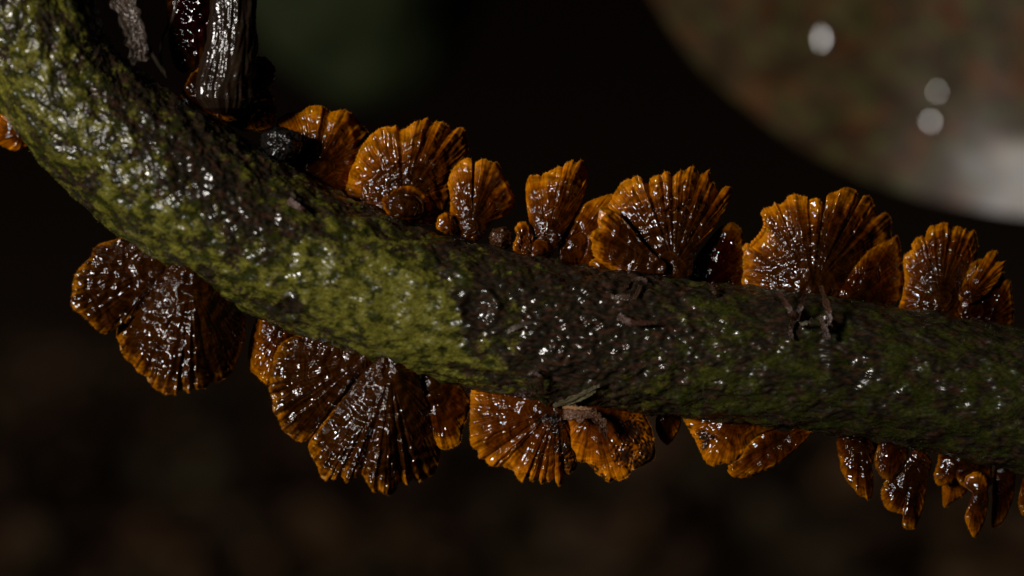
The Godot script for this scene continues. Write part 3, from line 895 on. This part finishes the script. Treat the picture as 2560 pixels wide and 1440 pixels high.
	lump(k, "knob", 1252, 594, 30, 28, 2.6, 3.0, Color(0.05, 0.02, 0.008), dark_material, 1.0, 4.0)

# ------------------------------------------------------------------ fungi below the branch
func build_lower_fungi() -> void:
	var t := fungus("dark rounded bracket fungus with a thin orange rim, lowest on the left of the branch")
	var water := StandardMaterial3D.new()
	water.resource_name = "clinging water"
	water.albedo_color = Color(0.10, 0.05, 0.02)
	water.roughness = 0.06
	var rim := fan(t, "cap", Vector2(398, 668), [303, 595, 277, 602, 249, 610, 233, 624, 226, 643, 207, 662, 191, 681, 182, 704, 181, 729, 177, 752, 182, 771, 204, 787, 220, 801, 233, 816, 249, 830, 265, 835, 281, 826, 300, 815, 340, 790, 390, 740, 430, 690, 436, 650, 380, 616, 338, 604], {"z": 14.0, "dome": 1.8, "curl": 0.6, "side": 0.3, "tm": 0.93, "tw": 0.07, "td": 0.80, "pebble": 0.7, "seed": 30, "ridge": 0.8, "folds": [[226, 650, 0.6, 22], [200, 690, -0.5, 16]]})
	sliver(t, "water_film", [300, 599, depth_on(rim, 300, 599) + 0.5, 318, 603, depth_on(rim, 318, 603) + 0.6, 344, 612, depth_on(rim, 338, 608) + 0.5], 7, 9, Color(0.10, 0.04, 0.01), water, 31.0, 0.4)
	t = fungus("large dark fan-shaped bracket fungus with orange teeth below, at the left under the branch")
	rim = fan(t, "cap", Vector2(478, 692), [300, 806, 290, 835, 299, 860, 301, 876, 314, 897, 335, 915, 344, 931, 364, 940, 370, 953, 386, 972, 402, 980, 415, 987, 428, 984, 439, 988, 444, 976, 454, 974, 463, 975, 472, 983, 480, 970, 492, 974, 504, 971, 517, 971, 524, 956, 540, 956, 552, 952, 571, 940, 587, 918, 600, 886, 612, 854, 614, 809, 610, 780, 592, 750, 560, 720, 530, 680, 480, 650, 425, 660, 396, 706, 340, 768], {"z": 16.0, "dome": 3.4, "curl": 0.8, "side": 0.25, "tm": 0.91, "tw": 0.08, "td": 0.82, "pebble": 0.7, "seed": 31, "ridge": 1.05, "folds": [[371, 955, -0.9, 16], [445, 978, -0.9, 10], [478, 974, -0.8, 10], [530, 956, -0.9, 12], [405, 985, 0.6, 20]], "bumps": [[450, 705, 22, 0.7]]})

	sliver(t, "water_film", [304, 800, depth_on(rim, 304, 800) + 0.3, 334, 770, depth_on(rim, 334, 770) + 0.7, 360, 744, depth_on(rim, 360, 744) + 0.7, 390, 713, depth_on(rim, 390, 713) + 0.4], 7, 9, Color(0.10, 0.04, 0.01), water, 32.0, 0.4)
	t = fungus("narrow orange-topped bracket fungus squeezed between the two big dark fans, wet on its left")
	fan(t, "cap", Vector2(706, 806), [654, 782, 690, 784, 726, 800, 770, 822, 800, 860, 740, 880, 700, 900, 690, 940, 668, 962, 640, 938, 626, 926, 620, 880, 632, 820], {"z": 5.5, "dome": 4.5, "tm": 0.5, "td": 0.05, "tone": 0.70, "seed": 32})

	t = fungus("largest bracket fungus, three dark ribbed lobes hanging below the middle of the branch")
	fan(t, "lobe", Vector2(904, 902), [774, 835, 749, 824, 738, 838, 704, 857, 687, 885, 682, 913, 675, 951, 673, 975, 682, 1003, 683, 1027, 697, 1048, 704, 1072, 722, 1088, 746, 1104, 770, 1099, 800, 1070, 840, 1020, 880, 970, 930, 930, 950, 900, 925, 872, 878, 862, 822, 844], {"z": 9.0, "dome": 1.8, "curl": 1.0, "side": 0.35, "tm": 0.93, "tw": 0.05, "td": 0.82, "pebble": 0.7, "seed": 33, "ridge": 1.15, "label": "left lobe", "folds": [[676, 990, -0.7, 14], [684, 905, 0.5, 18], [700, 1060, -0.7, 12]]})
	fan(t, "lobe", Vector2(978, 925), [772, 1107, 777, 1138, 794, 1166, 800, 1189, 815, 1203, 826, 1196, 836, 1200, 848, 1188, 858, 1196, 866, 1208, 878, 1196, 888, 1194, 904, 1184, 911, 1196, 919, 1211, 933, 1230, 942, 1228, 951, 1226, 962, 1236, 972, 1239, 989, 1227, 997, 1204, 1006, 1205, 1017, 1211, 1034, 1196, 1048, 1206, 1062, 1197, 1086, 1184, 1097, 1152, 1101, 1121, 1094, 1072, 1074, 1020, 1058, 975, 1046, 938, 1017, 902, 975, 888, 940, 900, 900, 940, 857, 996, 808, 1058], {"z": 11.5, "dome": 3.0, "curl": 0.6, "tm": 0.93, "tw": 0.06, "td": 0.80, "pebble": 0.7, "seed": 34, "ridge": 1.25, "folds": [[900, 1186, -2.0, 18], [850, 1190, -1.0, 10], [950, 1228, 1.5, 30], [998, 1206, -1.3, 12], [1034, 1197, -0.8, 10], [800, 1180, 0.8, 26]], "grooves": [[0.88, 0.25, 950, 1230, 70]], "bumps": [[1000, 935, 18, 0.7]]})
	fan(t, "lobe", Vector2(1074, 950), [1058, 930, 1090, 936, 1121, 946, 1155, 968, 1176, 1003, 1170, 1038, 1157, 1072, 1150, 1107, 1121, 1123, 1098, 1120, 1080, 1080, 1062, 1020, 1048, 968], {"z": 6.5, "dome": 2.2, "side": -0.7, "tm": 0.90, "tw": 0.08, "td": 0.3, "tone": 0.75, "seed": 35, "ridge": 0.8})

	t = fungus("orange bracket fungus with a rolled left edge and black crumbs near its top")
	fan(t, "cap", Vector2(1392, 1016), [1182, 968, 1175, 1034, 1174, 1062, 1175, 1099, 1178, 1115, 1194, 1127, 1197, 1146, 1213, 1149, 1218, 1158, 1231, 1166, 1257, 1166, 1283, 1177, 1292, 1193, 1306, 1206, 1313, 1189, 1322, 1196, 1330, 1205, 1338, 1198, 1345, 1192, 1353, 1211, 1362, 1204, 1372, 1206, 1386, 1193, 1390, 1206, 1398, 1216, 1407, 1203, 1409, 1186, 1421, 1184, 1440, 1172, 1442, 1146, 1430, 1123, 1425, 1071, 1424, 1030, 1400, 1000, 1330, 985, 1250, 965], {"z": 5.5, "dome": 1.8, "curl": 1.0, "side": 0.3, "tm": 0.58, "tw": 0.2, "td": 0.06, "stains": [[1222, 1045, 62], [1300, 1020, 60], [1235, 1110, 30], [1330, 1080, 26]], "seed": 36, "ridge": 1.2, "folds": [[1180, 1100, 1.5, 40], [1212, 1150, -2.0, 26], [1262, 1168, -1.0, 22], [1424, 1150, -1.4, 24], [1398, 1212, 0.5, 14]], "patches": [[1380, 1048, 13], [1364, 1046, 7], [1392, 1078, 14], [1345, 1050, 7], [1410, 1120, 20], [1424, 1160, 20], [1412, 1050, 9], [1318, 1190, 7]]})
	t = fungus("orange bracket fungus with black crusted right side, below the strips of torn bark")
	fan(t, "cap", Vector2(1480, 1026), [1419, 1041, 1425, 1067, 1429, 1116, 1440, 1134, 1443, 1153, 1466, 1156, 1480, 1170, 1490, 1184, 1501, 1191, 1510, 1200, 1524, 1207, 1536, 1200, 1548, 1202, 1569, 1193, 1579, 1177, 1607, 1165, 1637, 1146, 1638, 1123, 1628, 1069, 1600, 1022, 1540, 1004, 1470, 1004, 1430, 1018], {"z": 6.0, "dome": 2.4, "curl": 0.8, "side": -0.3, "tm": 0.5, "tw": 0.2, "td": 0.0, "seed": 37, "ridge": 0.9, "folds": [[1470, 1158, -0.9, 18], [1510, 1196, 0.5, 18]], "patches": [[1560, 1140, 24], [1580, 1080, 32], [1620, 1130, 30], [1600, 1160, 24], [1480, 1172, 14], [1505, 1196, 12], [1530, 1206, 12]]})
	fan(t, "lobe", Vector2(1672, 1040), [1640, 1044, 1660, 1032, 1700, 1036, 1702, 1060, 1694, 1082, 1682, 1100, 1668, 1113, 1652, 1100, 1640, 1076], {"z": -5.0, "dome": 2.0, "tm": 0.6, "td": 0.3, "tone": 0.40, "seed": 38})

	t = fungus("wedge-shaped orange bracket fungus with a dark crumbly spot, under the right half of the branch")
	fan(t, "cap", Vector2(1838, 1046), [1704, 1036, 1718, 1067, 1737, 1098, 1748, 1123, 1762, 1151, 1778, 1165, 1800, 1159, 1836, 1155, 1871, 1120, 1906, 1085, 1960, 1066, 1968, 1040, 1900, 1026, 1800, 1022, 1730, 1022], {"z": -1.0, "dome": 2.8, "curl": 1.0, "tm": 0.5, "tw": 0.25, "td": 0.0, "tone": 0.80, "seed": 39, "ridge": 0.55, "patches": [[1754, 1086, 14], [1766, 1098, 13], [1760, 1116, 9], [1722, 1068, 6], [1780, 1092, 8]]})
	t = fungus("curled ear-shaped bracket fungus with a pale yellow lip below the wedge-shaped one")
	fan(t, "cap", Vector2(1956, 1100), [1820, 1164, 1836, 1158, 1853, 1141, 1864, 1120, 1885, 1097, 1913, 1081, 1945, 1076, 1969, 1082, 1990, 1068, 2006, 1073, 2034, 1076, 2012, 1104, 1976, 1136, 1934, 1167, 1885, 1184, 1853, 1186, 1826, 1180], {"z": 0.7, "dome": 5.0, "curl": 0.4, "lean": 1.6, "tm": 0.8, "td": 0.22, "tone": 0.75, "seed": 40, "ridge": 0.6, "bumps": [[1990, 1084, 16, 1.0]], "folds": [[1870, 1112, 1.0, 40]]})
	fan(t, "lip", Vector2(1856, 1180), [1818, 1174, 1826, 1178, 1850, 1182, 1885, 1178, 1910, 1174, 1888, 1190, 1856, 1195, 1828, 1190], {"z": 1.6, "dome": 0.6, "curl": 1.2, "tm": 0.1, "td": -0.5, "seed": 41, "ridge": 0.2})

	t = fungus("hanging tongue-shaped bracket fungus, leftmost of the cluster under the right end")  # weaker light on this right cluster is put into the cap tones
	fan(t, "cap", Vector2(2148, 1092), [2112, 1086, 2095, 1095, 2091, 1108, 2095, 1129, 2100, 1154, 2101, 1172, 2110, 1189, 2122, 1208, 2137, 1225, 2150, 1241, 2162, 1243, 2170, 1251, 2181, 1237, 2184, 1206, 2180, 1164, 2190, 1133, 2198, 1098, 2168, 1080, 2139, 1076], {"z": -3.5, "dome": 8.0, "curl": 0.6, "tm": 0.80, "tw": 0.12, "td": 0.42, "tone": 0.70, "seed": 42, "ridge": 0.7, "folds": [[2150, 1243, -0.9, 12], [2098, 1130, 0.6, 22]], "bumps": [[2130, 1096, 14, 0.8], [2155, 1108, 9, 0.7], [2180, 1104, 8, 0.8]]})
	t = fungus("small plain brown bracket fungus beside the hanging tongue-shaped one")
	fan(t, "cap", Vector2(2236, 1098), [2206, 1096, 2193, 1120, 2186, 1143, 2189, 1168, 2202, 1189, 2216, 1200, 2233, 1195, 2252, 1177, 2268, 1150, 2272, 1115, 2252, 1094], {"z": -4.0, "dome": 5.0, "curl": 0.8, "tm": 0.75, "td": 0.1, "tone": 0.50, "seed": 43, "ridge": 0.6})
	t = fungus("dark bracket fungus with a yellow hooked tip, lowest in the middle of the right cluster")
	fan(t, "cap", Vector2(2282, 1180), [2214, 1200, 2206, 1218, 2202, 1233, 2208, 1258, 2220, 1275, 2239, 1281, 2254, 1284, 2259, 1294, 2255, 1308, 2260, 1320, 2277, 1325, 2291, 1316, 2302, 1289, 2311, 1258, 2320, 1200, 2330, 1150, 2290, 1120, 2248, 1180], {"z": -5.5, "dome": 4.0, "curl": 0.4, "tm": 0.80, "tw": 0.1, "td": 0.5, "tone": 0.70, "seed": 44, "ridge": 0.7, "folds": [[2254, 1285, -1.2, 14], [2276, 1320, 0.6, 20]]})
	t = fungus("matt orange bracket fungus peeping out behind the glossy brown lobe at the lower right")
	fan(t, "cap", Vector2(2388, 1196), [2356, 1212, 2355, 1239, 2358, 1266, 2368, 1265, 2385, 1254, 2416, 1232, 2414, 1206, 2390, 1180], {"z": -11.0, "dome": 1.6, "tm": 0.1, "td": -0.5, "tone": 0.75, "seed": 45, "ridge": 0.5})
	t = fungus("glossy dark bracket fungus drawn out into a hanging yellow tip, lower right")
	fan(t, "cap", Vector2(2400, 1146), [2352, 1120, 2343, 1160, 2335, 1185, 2337, 1204, 2347, 1214, 2362, 1214, 2379, 1204, 2391, 1194, 2400, 1210, 2440, 1230, 2480, 1210, 2476, 1150, 2450, 1120, 2400, 1110], {"z": -5.0, "dome": 3.6, "curl": 0.8, "tm": 0.92, "td": 0.5, "tone": 0.75, "seed": 46, "ridge": 0.4})
	fan(t, "hanging_tip", Vector2(2444, 1240), [2400, 1204, 2410, 1214, 2431, 1229, 2422, 1260, 2412, 1291, 2418, 1314, 2431, 1341, 2441, 1342, 2456, 1318, 2468, 1279, 2471, 1237, 2464, 1195, 2440, 1180, 2410, 1190], {"z": -4.2, "dome": 8.0, "curl": 0.4, "tm": 0.62, "td": 0.15, "tone": 0.85, "seed": 47, "ridge": 0.4})
	t = fungus("dim brown bracket fungus right of the hanging yellow tip")
	fan(t, "cap", Vector2(2508, 1162), [2482, 1200, 2479, 1268, 2479, 1316, 2493, 1319, 2512, 1300, 2533, 1248, 2538, 1206, 2540, 1150, 2500, 1130], {"z": -10.0, "dome": 4.0, "tm": 0.8, "td": 0.1, "tone": 0.40, "seed": 48, "ridge": 0.5})
	t = fungus("wet brown bracket fungus cut off by the right edge of the picture, under the branch")
	fan(t, "cap", Vector2(2580, 1190), [2558, 1190, 2550, 1227, 2545, 1256, 2554, 1285, 2566, 1291, 2584, 1268, 2600, 1206, 2590, 1160], {"z": -7.0, "dome": 3.0, "tm": 0.9, "td": 0.3, "tone": 0.70, "seed": 49, "ridge": 0.5})

# ------------------------------------------------------------------ twigs and strips
func build_twigs() -> void:
	var m := StandardMaterial3D.new()
	m.resource_name = "wet weathered wood"
	m.vertex_color_use_as_albedo = true
	m.roughness = 0.14
	# the ridged dead twig that comes down from the top edge
	var t := thing("dead_twig", "wet grey deeply ridged dead twig coming down from the top edge, left", "twig")
	var line := [[588, -260, 46], [587, -120, 52], [585, -30, 54], [582, 40, 56], [580, 100, 60], [570, 160, 66], [560, 210, 70], [560, 246, 66], [562, 270, 48], [563, 282, 22], [563, 287, 3]]
	var pts := []
	for k in line.size() - 1:
		var a := Vector3(line[k][0], line[k][1], line[k][2])
		var b := Vector3(line[k + 1][0], line[k + 1][1], line[k + 1][2])
		var n := maxi(3, int(a.distance_to(b) / 3.2))
		for q in n:
			pts.append(a.lerp(b, q / float(n)))
	var cols := 110
	var v := PackedVector3Array()
	var c := PackedColorArray()
	for j in pts.size():
		var p: Vector3 = pts[j]
		for i in cols + 1:
			var a := TAU * (i % cols) / cols
			var wx := cos(a) * 3.2
			var wy := sin(a) * 3.2
			var deep := n3(wx * 1.1, wy * 1.1, p.y / 210.0)
			var fine := n3(wx * 2.0 + 5.0, wy * 2.0, p.y / 90.0)
			var r := p.z * (1.0 + 0.11 * (0.5 - absf(deep)) * 1.4 + 0.06 * fine + 0.014 * n3(wx * 3.0, wy * 3.0, p.y / 7.0) + 0.016 * n3(wx * 8.0, wy * 8.0, p.y / 4.0))
			v.append(pt(p.x + cos(a) * r, p.y, 11.5 + sin(a) * r * 0.075))
			var k := 1.0 + 0.5 * fine + 0.3 * deep
			c.append(Color(0.019 * k, 0.012 * k, 0.008 * k))
	put("wood", grid_mesh(v, c, PackedVector2Array(), cols, pts.size(), true, true), m, t)
	t = thing("bark_strip", "shredded pale grey strip of bark with a thin spike, hanging at the upper left", "bark strip")
	sliver(t, "strip", [285, -60, 20, 306, 0, 21, 330, 60, 22.5, 344, 110, 22.5, 346, 150, 21], 54, 6, Color(0.052, 0.036, 0.026), m, 21.0, 0.8, 7.0)
	sliver(t, "spike", [346, 40, 21.5, 368, 112, 21.8, 392, 155, 20.5, 416, 194, 18], 13, 7, Color(0.045, 0.034, 0.024), m, 22.0, 0.2)
	sliver(t, "strip_shred", [330, 110, 22, 336, 140, 21.5, 333, 162, 20.5], 20, 7, Color(0.045, 0.032, 0.023), m, 23.0, 0.3)
	t = thing("thin_stalk", "thin dry stalk bending down from the top edge, between strip and twig", "stalk")
	sliver(t, "stem", [446, -60, 14, 440, 0, 14.5, 432, 45, 15, 414, 78, 15.5, 404, 110, 16, 402, 150, 16.5, 412, 184, 16], 8, 7, Color(0.05, 0.035, 0.025), m, 24.0, 0.8)
	var lm := StandardMaterial3D.new()
	lm.resource_name = "dry leaf scrap"
	lm.vertex_color_use_as_albedo = true
	lm.roughness = 0.45
	t = thing("leaf_scrap", "crumpled brown scrap of dry leaf caught under the lower edge of the branch", "leaf scrap")
	sliver(t, "scrap", [1412, 1024, 3.4, 1450, 1034, 5.2, 1482, 1036, 5.4, 1500, 1056, 5.0, 1518, 1094, 4.0], 38, 5, Color(0.085, 0.034, 0.013), lm, 25.0, 0.2, 7.0)
	sliver(t, "scrap_edge", [1408, 1017, 3.6, 1440, 1020, 5.6, 1480, 1022, 6.0], 9, 5, Color(0.22, 0.11, 0.04), lm, 26.0, 0.4, 2.0)
